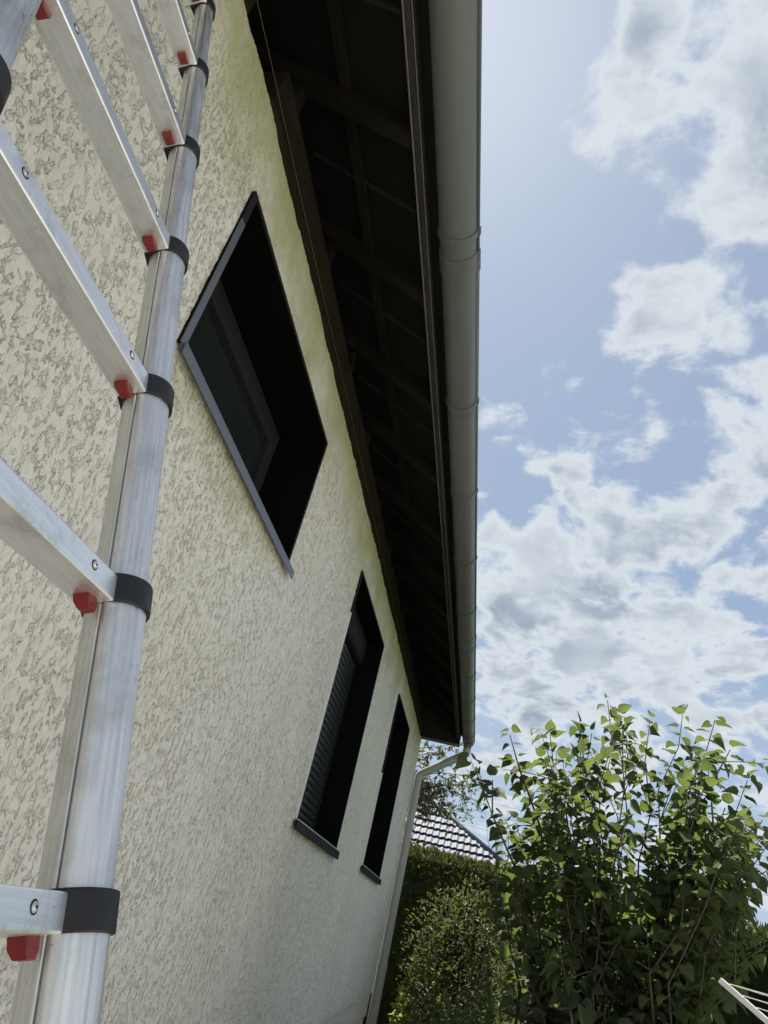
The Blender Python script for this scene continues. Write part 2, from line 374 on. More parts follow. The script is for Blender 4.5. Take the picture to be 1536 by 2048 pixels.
WY1, WTOP = 9.52, 2.24
OPEN = [(1.39, 2.755, 1.272, 1.955), (4.11, 5.43, .405, 1.943), (6.80, 8.09, .44, 1.975)]
def vnoise(x, y, seed):
    rs = np.random.RandomState(seed); T = rs.rand(256, 256)
    xi = np.floor(x).astype(int); yi = np.floor(y).astype(int); fx = x - xi; fy = y - yi
    fx = fx * fx * (3 - 2 * fx); fy = fy * fy * (3 - 2 * fy)
    g = lambda a, b: T[a & 255, b & 255]
    return (g(xi, yi) * (1 - fx) + g(xi + 1, yi) * fx) * (1 - fy) + (g(xi, yi + 1) * (1 - fx) + g(xi + 1, yi + 1) * fx) * fy
def fbm(x, y, seed, octv=4, gain=.55):
    s = 0; a = 1; t = 0
    for i in range(octv):
        c, sn = math.cos(.6 * i), math.sin(.6 * i); f = 2.03 ** i
        s = s + a * vnoise((x * c - y * sn) * f + 17.3 * i, (x * sn + y * c) * f + 9.1 * i, seed + i); t += a; a *= gain
    return s / t
ys = [-1.6]
while ys[-1] < WY1:
    y = ys[-1]; ys.append(y + (.012 if y < .40 else max(.0030, .0027 * y)))
ys = np.array(ys); ys[-1] = WY1
zs = list(np.arange(-.9, 2.24, .0039)); zs[-1] = WTOP; zs = np.array(zs)
for a, b, c, d in OPEN:
    for v in (a, b): ys[np.argmin(abs(ys - v))] = v
    for v in (c, d): zs[np.argmin(abs(zs - v))] = v
Y, Z = np.meshgrid(ys, zs, indexing='ij')
def sm(x, a, b): t = np.clip((x - a) / (b - a), 0, 1); return t * t * (3 - 2 * t)
wy = (fbm(Y * 26, Z * 18, 50, 3) - .5) * .034; wz = (fbm(Y * 26, Z * 18, 60, 3) - .5) * .044
pmr = fbm((Y + wy) * 31, (Z + wz) * 21, 11, 4, .55) + .30 * (fbm(Y * 3.1, Z * 2.6, 15, 2) - .5)
pm = sm(pmr, .553, .575)                                     # trowelled plates
b1 = np.abs(fbm((Y + wy) * 52, (Z + wz) * 33, 21, 2, .5) - .5) / .12
b2 = np.abs(fbm((Y - wy) * 88, (Z + wz) * 56, 31, 2, .55) - .5) / .13
grain = fbm(Y * 120, Z * 80, 71, 2, .6)
edge = np.exp(-((pmr - .527) / .008) ** 2)
crumb = np.minimum(1, b1) ** .6 * .65 + np.minimum(1, b2) ** .6 * .35
hr = -1.0 + .80 * crumb + (grain - .5) * .5
hp = -.02 - np.clip(1 - b1 / .10, 0, 1) * .30 * (fbm(Y * 9, Z * 7, 145, 2) > .56)
hh = hp * pm + hr * (1 - pm) - edge * .25
crack_shade = np.clip((1 - pm) * (np.clip(1 - b1 / .30, 0, 1) * .95 + np.clip(1 - b2 / .28, 0, 1) * .55) * (.35 + 1.0 * sm(fbm(Y * 17, Z * 12, 147, 2), .35, .6)) + edge * .75 * (fbm(Y * 30, Z * 20, 141, 2) > .42) + pm * np.clip(1 - b1 / .05, 0, 1) * .4 * (fbm(Y * 9, Z * 7, 145, 2) > .56), 0, 1)  # mask for the painted crevice shade, unused by the mesh
roughamt = .75 + .5 * fbm(Y * 1.5, Z * 1.5, 91, 2)
X = hh * .0042 * (1 - .75 * sm(Z, 1.86, 2.14)) * roughamt + (fbm(Y * 1.2, Z * 1.2, 95, 2) - .5) * .008
zb = -.6 - .0247 * (9.5 - Y)
Zm = np.where(Z < -.3, -.3 + (Z + .3) * ((zb + .3) / -.6), Z)
Zm[:, -1] += (fbm(ys * 9, ys * 0, 97, 4) - .5) * .045
ym = (Y[:-1, :-1] + Y[1:, 1:]) / 2; zm = (Z[:-1, :-1] + Z[1:, 1:]) / 2
keep = np.ones(ym.shape, bool)
for a, b, c, d in OPEN: keep &= ~((ym > a) & (ym < b) & (zm > c) & (zm < d))
idx = np.arange(Y.size).reshape(Y.shape)
F = np.stack([idx[:-1, :-1], idx[1:, :-1], idx[1:, 1:], idx[:-1, 1:]], -1)[keep]
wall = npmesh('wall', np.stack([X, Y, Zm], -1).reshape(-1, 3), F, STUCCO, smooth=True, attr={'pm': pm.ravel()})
wall['label'] = 'cream roughcast side wall with flattened plaster patches'
H(wall)
# body of the house behind the render: solid walls with the openings left free
mb = MB(); segs = [(-1.6, OPEN[0][0])] + [(OPEN[i][1], OPEN[i + 1][0]) for i in range(2)] + [(OPEN[2][1], WY1 - .004)]
for a, b in segs: mb.box((-.30, a, -.82), (-.012, b, WTOP - .03))
for a, b, c, d in OPEN: mb.box((-.30, a, -.82), (-.0125, b, c - .002)); mb.box((-.30, a, d + .002), (-.0125, b, WTOP - .03))
mb.box((-8.9, WY1 - .30, -.82), (-.30, WY1 - .004, WTOP - .03)); mb.box((-9.2, -1.6, -.82), (-8.9, WY1 - .004, WTOP - .03)); mb.box((-8.9, -1.6, -.82), (-.3, -1.3, WTOP - .03))
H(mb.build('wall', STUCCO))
H(MB().add([(-.013, WY1, -.6), (.004, WY1, -.6), (.004, WY1, WTOP), (-.013, WY1, WTOP), (-.013, WY1 - .003, -.6), (-.013, WY1 - .003, WTOP)], [(0, 1, 2, 3)]).build('wall_edge', STUCCO))
H(MB().box((-9.18, -1.58, GZ - .1), (-.03, WY1 - .03, -.5)).build('plinth', PLINTH))

def bar(mb, y0, y1, z0, z1, x0, x1): mb.box((x0, y0, z0), (x1, y1, z1))
for wi, (a, b, c, d) in enumerate(OPEN):
    w = empty('window', (0, a, c)); H(w)
    w['label'] = ['wide low window nearest the ladder, glass set deep in a dark surround', 'tall middle window with its roller shutter closed', 'tall dark window nearest the downpipe'][wi]
    def PW(mb, name, m, **k):
        o = mb.build(name, m, **k); o.parent = w; o.matrix_parent_inverse = Matrix.Translation((0, -a, -c)); return o
    dep = .27
    # sheet-metal reveal lining, slightly proud of the render
    f = .026 if wi == 0 else .014
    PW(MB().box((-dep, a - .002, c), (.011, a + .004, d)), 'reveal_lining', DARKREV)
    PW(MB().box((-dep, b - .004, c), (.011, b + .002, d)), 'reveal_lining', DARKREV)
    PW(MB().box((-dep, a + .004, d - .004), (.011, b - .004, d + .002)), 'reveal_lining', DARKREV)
    cs = MB()
    if wi == 0: PW(MB().box((.0085, a - .003, c), (.0125, a + f, d - .14)), 'casing', ANTH_SKY); cs.box((.0085, a - .003, d - .14), (.0125, a + f, d + .003))  # lower jamb takes the painted-sheen metal, the rest stays dark
    else: cs.box((.0085, a - .003, c), (.0125, a + f, d + .003))
    cs.box((.0085, b - .012, c), (.0125, b + .006, d + .003)); cs.box((.0086, a + f, d - .012), (.0124, b - .012, d + .003))
    PW(cs, 'casing', ANTH)
    if wi: PW(MB().box((-.004, a - .013, c - .0), (.0125, a - .0035, d - .45 * (wi == 2) - .3)), 'corner_bead', BEAD)
    # sill
    so_ = (.0, .062) if wi == 0 else (.045, .06); hgt = .034 if wi == 0 else .048
    s = MB(); s.box((-dep, a + .005, c - .004), (.012, b - .005, c + .001))
    s.box((.012, a - so_[0], c - .002), (.030, b + so_[1], c + .002)); s.box((.0265, a - so_[0], c - .002 - hgt), (.030, b + so_[1], c - .002))
    PW(s, 'sill', ANTH_SKY if wi == 0 else ANTH, bevel=.0006)
    if wi: PW(MB().box((.018, a - .03, c + .0025), (.0315, b + .055, c + .0065)), 'sill_edge', BEAD)
    # frame, sash, glass
    fx0, fx1 = -.29, -.235
    fr = MB(); q1 = .055
    fr.box((fx0, a + .004, c), (fx1, a + q1, d)); fr.box((fx0, b - q1, c), (fx1, b - .004, d)); fr.box((fx0, a + q1, d - q1), (fx1, b - q1, d - .004)); fr.box((fx0, a + q1, c), (fx1, b - q1, c + q1))
    PW(fr, 'frame', ANTH, bevel=.003)
    yy = [a + q1, b - q1] if wi == 0 else [a + q1, (a + b) / 2, b - q1]
    for i in range(len(yy) - 1):
        y0, y1, z0, z1 = yy[i] + .004, yy[i + 1] - .004, c + q1 + .004, d - q1 - .004; g = .065
        sa = MB(); sa.box((fx0, y0, z0), (fx1 + .014, y0 + g, z1)); sa.box((fx0, y1 - g, z0), (fx1 + .014, y1, z1)); sa.box((fx0, y0 + g, z1 - g), (fx1 + .014, y1 - g, z1)); sa.box((fx0, y0 + g, z0), (fx1 + .014, y1 - g, z0 + g))
        PW(sa, 'sash', ANTH, bevel=.004)
        PW(MB().box((fx0 + .02, y0 + g, z0 + g), (fx0 + .03, y1 - g, z1 - g)), 'pane', GLASS)
    if wi == 1:   # roller shutter, closed
        PW(MB().prism([(-.235, d - .19), (-.145, d - .19), (-.125, d - .17), (-.125, d - .006), (-.235, d - .006)], (0, 0, 0), Vector((1, 0, 0)), Vector((0, 0, 1)), Vector((0, 1, 0)), a + .006, b - .006), 'shutter_box', ANTH, bevel=.003)
        sh = .046; n = int((d - .19 - c - .01) / sh); prof = [(-.200, 0), (-.192, .003), (-.186, .012), (-.184, .022), (-.186, .034), (-.193, .042), (-.200, .043)]
        me = MB().prism(prof, (0, 0, 0), Vector((1, 0, 0)), Vector((0, 0, 1)), Vector((0, 1, 0)), a + .03, b - .03).mesh('slat')
        me.materials.append(SHUT)
        for i in range(n):
            o = bpy.data.objects.new('slat', me); COL.objects.link(o); o.location = (0, 0, c + .008 + i * sh); o.parent = w; o.matrix_parent_inverse = Matrix.Translation((0, -a, -c))
        PW(MB().box((-.21, a + .006, c + .004), (-.175, a + .029, d - .195)), 'guide_rail', ANTH)
        PW(MB().box((-.21, b - .029, c + .004), (-.175, b - .006, d - .195)), 'guide_rail', ANTH)

# eaves ------------------------------------------------
PT = .675; XE = .462
def zr(x): return 2.33 + (XE - x) * PT      # underside of the rafters
YA, YB = -1.9, 9.60
ex, ey, ez = Vector((1, 0, 0)), Vector((0, 1, 0)), Vector((0, 0, 1))
RY = [-1.4, -.7, .02, .73, 1.44, 2.15, 2.865, 3.56, 4.29, 4.98, 5.60, 6.34, 6.95, 7.55, 8.24, 9.0]
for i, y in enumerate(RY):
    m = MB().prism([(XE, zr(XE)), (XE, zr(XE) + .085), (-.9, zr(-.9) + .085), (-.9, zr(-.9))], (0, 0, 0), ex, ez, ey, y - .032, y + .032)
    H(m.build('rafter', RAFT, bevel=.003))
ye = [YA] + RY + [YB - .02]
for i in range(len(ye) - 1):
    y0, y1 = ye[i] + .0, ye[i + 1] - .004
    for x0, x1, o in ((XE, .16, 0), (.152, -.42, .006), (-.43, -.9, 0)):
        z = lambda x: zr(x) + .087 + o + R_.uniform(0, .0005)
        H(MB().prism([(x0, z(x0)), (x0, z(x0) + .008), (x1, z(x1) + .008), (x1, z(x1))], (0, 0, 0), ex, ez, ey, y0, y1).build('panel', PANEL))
    for xl in (.15,):
        if i in (3, 4, 5, 6, 7, 8): # cover laths between the rafters
            H(MB().prism([(xl + .028, zr(xl + .028) + .058), (xl + .028, zr(xl + .028) + .083), (xl - .028, zr(xl - .028) + .083), (xl - .028, zr(xl - .028) + .058)], (0, 0, 0), ex, ez, ey, ye[i] + .034, ye[i + 1] - .034).build('lath', LATH))
    # thin joint strip half way of each bay
    ym_ = (y0 + y1) / 2 - .02
    H(MB().prism([(XE, zr(XE) + .068), (XE, zr(XE) + .086), (-.1, zr(-.1) + .086), (-.1, zr(-.1) + .068)], (0, 0, 0), ex, ez, ey, ym_, ym_ + .016).build('joint_strip', FASC))
# wall plate beam with a pocket left open
for y0, y1, dz in ((-1.6, 1.0, 0), (1.28, 3.1, -.004), (3.115, 5.9, .004), (6.0, WY1, 0)):
    H(MB().box((-.16, y0, WTOP - .028), (-.006, y1, 2.485 + dz)).build('wall_plate', PLATE, bevel=.004))
for i, y in enumerate(RY):  # wooden blocks between plate and rafters
    H(MB().box((-.14, y - .03, 2.49), (-.03, y + .03, zr(0) - .002)).build('block', RAFT))
H(MB().tube([(.004, -1.5 + k * .55 - 0, 2.315 + .006 * math.sin(k * 1.7)) for k in range(21)], .0011, 6).build('cord', YCORD, smooth=True))
# dark loft behind
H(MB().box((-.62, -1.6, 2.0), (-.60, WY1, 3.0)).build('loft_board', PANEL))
# fascia and drip strip
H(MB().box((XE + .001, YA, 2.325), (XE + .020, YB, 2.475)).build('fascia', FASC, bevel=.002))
H(MB().tube([(.460, YA, 2.322), (.460, YB, 2.322)], .0035, 8).build('drip_strip', DRIP, smooth=True))
H(MB().tube([(.4865, YA, 2.331), (.4865, YB, 2.331)], .0022, 8).build('drip_strip', DRIP, smooth=True))
# end board of the eaves
H(MB().prism([(-.62, 2.30), (-.0, 2.288), (.500, 2.276), (.500, 2.50), (0, zr(0) + .19), (-.62, zr(-.62) + .19)], (0, 0, 0), ex, ez, ey, YB, YB + .022).build('end_board', FASC, bevel=.002))
H(MB().prism([(-.10, 2.264), (.502, 2.250), (.502, 2.2755), (-.10, 2.2895)], (0, 0, 0), ex, ez, ey, YB - .03, YB + .03).build('end_trim', GUTTER))
# roof: deck and courses of tiles at the eaves
def zt(x): return zr(x) + .105
m = MB().prism([(.53, zt(.53)), (.53, zt(.53) + .05), (-4.6, zt(-4.6) + .05), (-9.7, zt(.53) + .05), (-9.7, zt(.53)), (-4.6, zt(-4.6))], (0, 0, 0), ex, ez, ey, YA, YB + .05)
H(m.build('roof', FASC))

# gutter -------------------------------------------------
gut = empty('gutter', (.605, 4, 2.28)); H(gut)
def G(o): o.parent = gut; o.matrix_parent_inverse = Matrix.Translation((-.605, -4, -2.28)) ; return o
gut.matrix_parent_inverse = Matrix.Translation((0, -4, -GZ))
gc, gz_, gr = .607, 2.352, .073
def arc(r, a0=180, a1=360, n=14): return [(r * math.cos(math.radians(a0 + (a1 - a0) * i / n)), r * math.sin(math.radians(a0 + (a1 - a0) * i / n))) for i in range(n + 1)]
def shell(r0, r1, y0, y1, a0=180, a1=360):
    pr = arc(r1, a0, a1) + arc(r0, a0, a1)[::-1]
    m = MB(); n = 15
    v = [(gc + x, y0, gz_ + z) for x, z in pr] + [(gc + x, y1, gz_ + z) for x, z in pr]; N_ = len(pr)
    f = [(i, (i + 1) % N_, N_ + (i + 1) % N_, N_ + i) for i in range(N_)]
    for e in (0, N_): f += [tuple(e + k for k in (i, i + 1, N_ - 2 - i, N_ - 1 - i)) for i in range(n - 1)]
    return m.add(v, f)
for y0, y1 in ((YA, 1.93), (1.93, 5.95), (5.95, 9.62)):
    G(shell(gr - .003, gr, y0, y1 - .003).build('channel', GUTTER, angle=35))
    G(MB().tube([(gc + gr + .003, y0, gz_ + .003), (gc + gr + .003, y1 - .003, gz_ + .003)], .0085, 10).build('bead', GUTTER, smooth=True))
for y in (1.93, 5.95): 
    G(shell(gr + .0005, gr + .0045, y - .045, y + .05).build('joint_sleeve', GUTTER, angle=35))
    G(MB().tube([(gc + gr + .003, y - .045, gz_ + .003), (gc + gr + .003, y + .05, gz_ + .003)], .0125, 10).build('joint_sleeve', GUTTER, angle=35))
brk = None
for y in (-.9, 0.0, .92, 1.80, 2.80, 3.62, 4.48, 5.34, 6.18, 6.90, 7.72, 8.50, 9.2):
    if brk is None:
        m = shell(gr + .001, gr + .006, -.014, .014); m.box((gc + gr - .002, -.014, gz_ - .004), (gc + gr + .0145, .014, gz_ + .014))
        brk = m.build('bracket', GUTTER, angle=35); o = brk
    else: o = brk.copy(); COL.objects.link(o)
    G(o); o.location = (0, y, 0)
# outlet at the far end
m = MB().tube([(gc, 9.54, gz_ - gr + .01), (gc, 9.54, gz_ - gr - .02), (gc, 9.545, gz_ - gr - .05)], [.060, .052, .046], 14); G(m.build('outlet', GUTTER, angle=40))
m = shell(gr + .001, gr + .005, 9.44, 9.635); G(m.build('outlet', GUTTER, angle=35))
G(MB().prism([(gc + x, gz_ + z) for x, z in arc(gr + .004)], (0, 0, 0), ex, ez, ey, 9.635, 9.64).build('end_cap', GUTTER))

# downpipe
dp = empty('downpipe', (.055, 9.60, GZ)); H(dp)
def D_(o): o.parent = dp; o.matrix_parent_inverse = Matrix.Translation((-.055, -9.60, -GZ)); return o
def elbow(p, q, r, n=6):
    return [p.lerp(q, i / n).lerp(q.lerp(r, i / n), i / n) for i in range(n + 1)]
px_ = Vector((.055, 9.565, 0)); A0 = Vector((gc, 9.545, gz_ - gr - .042)); A1 = Vector((gc, 9.548, 2.165)); B0 = Vector((.055, 9.565, 1.80)); B1 = Vector((.055, 9.565, 1.60))
path = [A0] + elbow(A1.lerp(A0, .4), A1, A1.lerp(B0, .05), 2) + elbow(B0.lerp(A1, .05), B0, B0.lerp(B1, .2), 2) + [B1]
D_(MB().tube(path, .050, 14).build('elbow_pipe', PIPE, angle=50))
D_(MB().tube([(.055, 9.565, 1.64), (.055, 9.565, 1.15)], .052, 14).build('pipe', PIPE, angle=50))
D_(MB().tube([(.055, 9.565, 1.16), (.055, 9.565, -.38)], .0545, 14).build('pipe', PIPE, angle=50))
D_(MB().tube([(.055, 9.565, -.35), (.055, 9.565, GZ + .005)], .058, 14).build('pipe', PIPE, angle=50))
for z in (-.36, 1.14): D_(MB().tube([(.055, 9.565, z), (.055, 9.565, z + .05)], .061, 14).build('collar', PIPE, angle=50))

# ------------------------------------------------------------------ telescopic ladder
P0 = Vector((.7019, .6698, -.0466)); D = Vector((-.30005, .03389, .95332)).normalized()
V = Vector((0, .9999, .0167)).normalized()                 # rungs run level along the wall
U = (V - D * V.dot(D)).normalized(); Nn = U.cross(D).normalized()
if Nn.x < 0: Nn = -Nn
LW = .405; PITCH = .30
lad = empty('ladder', P0 - D * PITCH * 4.85 - U * LW / 2)
LI = Matrix.Translation(-lad.location)
tag(lad, 'aluminium telescopic ladder with black collars and red tabs leaning on the roughcast wall', 'ladder')
def L(o, par=None): o.parent = par or lad; o.matrix_parent_inverse = LI if par is None else Matrix.Identity(4); return o
diam = {-5: .083, -4: .079, -3: .075, -2: .0715, -1: .0675, 0: .063, 1: .058, 2: .053, 3: .0485, 4: .044, 5: .039, 6: .035}
NF = .0125                                  # front face of the rungs, measured from the stile axis
def hull(P_):
    P_ = sorted(set((round(a, 6), round(b, 6)) for a, b in P_))
    def half(Q):
        h = []
        for p in Q:
            while len(h) > 1 and (h[-1][0] - h[-2][0]) * (p[1] - h[-2][1]) - (h[-1][1] - h[-2][1]) * (p[0] - h[-2][0]) <= 0: h.pop()
            h.append(p)
        return h
    a = half(P_); b = half(P_[::-1]); return a[:-1] + b[:-1]
def tubeprof(r, side):
    pts = []
    for k in range(150):
        a = 2 * math.pi * k / 150; rr = r
        # groove lines of the extrusion
        for g0, dg, wd in ((-1.60, .0021, .045), (-.36, .0008, .04), (-2.28, .0012, .04), (.9, .0012, .05), (2.6, .0018, .05)):
            dd = (a - g0 + math.pi) % (2 * math.pi) - math.pi
            rr -= dg * math.exp(-(dd / wd) ** 2)
        ff = (a + 1.94 + math.pi) % (2 * math.pi) - math.pi
        if abs(ff) < .26: rr = min(rr, r * math.cos(.26) / math.cos(ff))
        pts.append((rr * math.cos(a), rr * math.sin(a)))
    return pts
for side in (0, 1):
    base_ = P0 - U * LW * side
    sg = 1 if side == 0 else -1           # the other stile is a mirror image
    for k in range(-5, 7):
        r = diam[k] / 2
        a, b = k * PITCH, (k + 1) * PITCH
        if k == -5: a += .05
        if k == 6: b = k * PITCH + .33
        pr = tubeprof(r, side); sc = [(sg * y_, x_) for x_, y_ in pr]
        # e1=U , e2=N ; groove angles measured from +N
        o = MB().prism(sc, base_, U, Nn, D, a - .001, b).build('tube', ALU, angle=50)
        L(o)
        for g0, dep_, wd_ in ((-1.60, .0021, .0010),):
            q_ = r - dep_ + .0005; ce = base_ + U * (sg * q_ * math.sin(g0)) + Nn * (q_ * math.cos(g0))
            L(MB().tube([ce + D * a, ce + D * (b - .002)], wd_, 5).build('seam', SEAM))
    for k in range(-4, 7):
        r = diam[k - 1] / 2 + .0042; le = diam[k - 1] / 2 * .93
        cloud = [(r * math.cos(2 * math.pi * i / 40), r * math.sin(2 * math.pi * i / 40)) for i in range(40)]
        cloud += [(-sg * le, NF + .0008), (-sg * le, NF - .0398), (-sg * (le + .0015), NF - .002), (-sg * (le + .0015), NF - .037)]
        pts = hull(cloud)
        o = MB().prism(pts, base_ + D * k * PITCH, U, Nn, D, -.0165, .0165).build('collar', BLACKP, bevel=.0016, angle=35)
        L(o)
    L(MB().tube([base_ + D * (-5 * PITCH + .0), base_ + D * (-5 * PITCH + .06)], .044, 16).build('foot', BLACKP, angle=40))
for k in range(-4, 7):
    le = diam[k - 1] / 2 * .93 + .001; hw = .0195; hh_ = .0152
    c0 = P0 + D * k * PITCH + Nn * (NF - hw)
    o = MB().prism([(-hw, -hh_), (hw, -hh_), (hw, hh_), (-hw, hh_)], c0, Nn, D, V, -LW + le, -le).build('rung', RUNG, bevel=.0022)
    L(o); 
    for s in (0, 1):
        u = -le - .052 if s == 0 else -LW + le + .052
        rc = c0 + Nn * hw + V * u + D * .002
        L(MB().tube([rc - Nn * .001, rc + Nn * .0012], [.0047, .0040], 14).tube([rc + Nn * .001, rc + Nn * .0022], [.0030, .0024], 10).build('rivet', ALU, angle=40), o)
        L(MB().tube([rc + Nn * .0018, rc + Nn * .0026], .0013, 8).tube([rc - Nn * .001, rc + Nn * .0005], .0056, 16).build('rivet_hole', BLACKP, angle=40), o)
        u2 = -le - .019 if s == 0 else -LW + le + .019
        tc_ = c0 + V * u2 - D * hh_ - Nn * .004
        # red release tab: a slanted wedge hanging under the rung
        w1, w2 = .0086, .0064
        vs = []
        for (dd, uu, ww, off) in ((.004, .0100, w1, 0), (-.009, .0095, w1, .002), (-.0165, .0065, w2, .004)):
            for su, sn in ((-1, -1), (1, -1), (1, 1), (-1, 1)): vs.append(tc_ + D * dd + U * su * uu + Nn * (sn * ww + off))
        fs = [(3, 2, 1, 0), (8, 9, 10, 11)] + [(a * 4 + i, a * 4 + (i + 1) % 4, (a + 1) * 4 + (i + 1) % 4, (a + 1) * 4 + i) for a in (0, 1) for i in range(4)]
        L(MB().add(vs, fs).build('release_tab', REDP, bevel=.0012), o)

# ------------------------------------------------------------------ foliage tools
def leafset(shape):
    """template leaf (unit length along +y, folded on the midrib) as verts, tris"""
    if shape == 'heart':
        L_ = [(.0, 0), (.24, -.07), (.41, .10), (.43, .32), (.31, .60), (.13, .85), (0, 1.06)]
        mid = [(0, 0), (0, .18), (0, .42), (0, .66), (0, .86), (0, 1.06)]
    elif shape == 'narrow':
        L_ = [(0, 0), (.13, .2), (.17, .5), (.10, .8), (0, 1.0)]; mid = [(0, 0), (0, .5), (0, 1.0)]
    v = []
    f = []
    n = len(L_) - 2
    # vertices: base, tip, mids, right outline, left outline
    mids = mid[1:-1]
    zz_ = lambda x, y: abs(x) * .45 - .22 * max(0, y - .3) ** 2
    v.append((0, 0, 0)); v.append((0, L_[-1][1], zz_(0, L_[-1][1])))
    for x, y in mids: v.append((0, y, zz_(0, y)))
    m0 = 2; r0 = 2 + len(mids)
    for x, y in L_[1:-1]: v.append((x, y, zz_(x, y)))
    l0 = r0 + n
    for x, y in L_[1:-1]: v.append((-x, y, zz_(x, y)))
    def side(o0, flip):
        a = [0] + [m0 + i for i in range(len(mids))] + [1]; o = [0] + [o0 + i for i in range(n)] + [1]
        i = j = 0; out = []
        while i < len(a) - 1 or j < len(o) - 1:
            if j < len(o) - 1 and (i == len(a) - 1 or v[o[j + 1]][1] <= v[a[i + 1]][1] + 1e-6):
                t = (a[i], o[j], o[j + 1]); j += 1
            else:
                t = (a[i], o[j], a[i + 1]); i += 1
            if len(set(t)) == 3: out.append(t[::-1] if flip else t)
        return out
    f = side(r0, False) + side(l0, True)
    return np.array(v, float), np.array(f, int)
HEART = leafset('heart'); NARROW = leafset('narrow')
def frame(dirs, ups):
    y = dirs / np.linalg.norm(dirs, axis=1, keepdims=True)
    z = ups - (ups * y).sum(1, keepdims=True) * y; z /= np.maximum(np.linalg.norm(z, axis=1, keepdims=True), 1e-6)
    x = np.cross(y, z); return np.stack([x, y, z], 1)      # rows are axes
def leaves(tpl, pos, dirs, ups, size, rs):
    tv, tf = tpl; n = len(pos); Fm = frame(dirs, ups)
    wsc = rs.uniform(.85, 1.12, n)
    T = tv[None] * np.stack([wsc, np.ones(n), rs.uniform(.4, 1.6, n)], 1)[:, None, :]
    V = np.einsum('nvi,nij->nvj', T, Fm) * size[:, None, None] + pos[:, None, :]
    Fc = tf[None] + (np.arange(n) * len(tv))[:, None, None]
    var = np.repeat(rs.rand(n), len(tv))
    return V.reshape(-1, 3), Fc.reshape(-1, 3), var
def blades(pos, dirs, ups, size, width, rs):
    n = len(pos); Fm = frame(dirs, ups)
    tv = np.array([(-.5, .35, 0.06), (0, 0, 0), (.5, .35, .06), (0, 1, 0)], float)
    V = tv[None] * np.stack([width, np.ones(n), np.ones(n)], 1)[:, None, :]
    V = np.einsum('nvi,nij->nvj', V, Fm) * size[:, None, None] + pos[:, None, :]
    Fc = np.array([[0, 1, 2, 3]])[None] + (np.arange(n) * 4)[:, None, None]
    return V.reshape(-1, 3), Fc.reshape(-1, 4), np.repeat(rs.rand(n), 4)
def rnd(rs, n):
    v = rs.normal(size=(n, 3)); return v / np.linalg.norm(v, axis=1, keepdims=True)
def bez(a, b, c, n): return [a.lerp(b, i / n).lerp(b.lerp(c, i / n), i / n) for i in range(n + 1)]

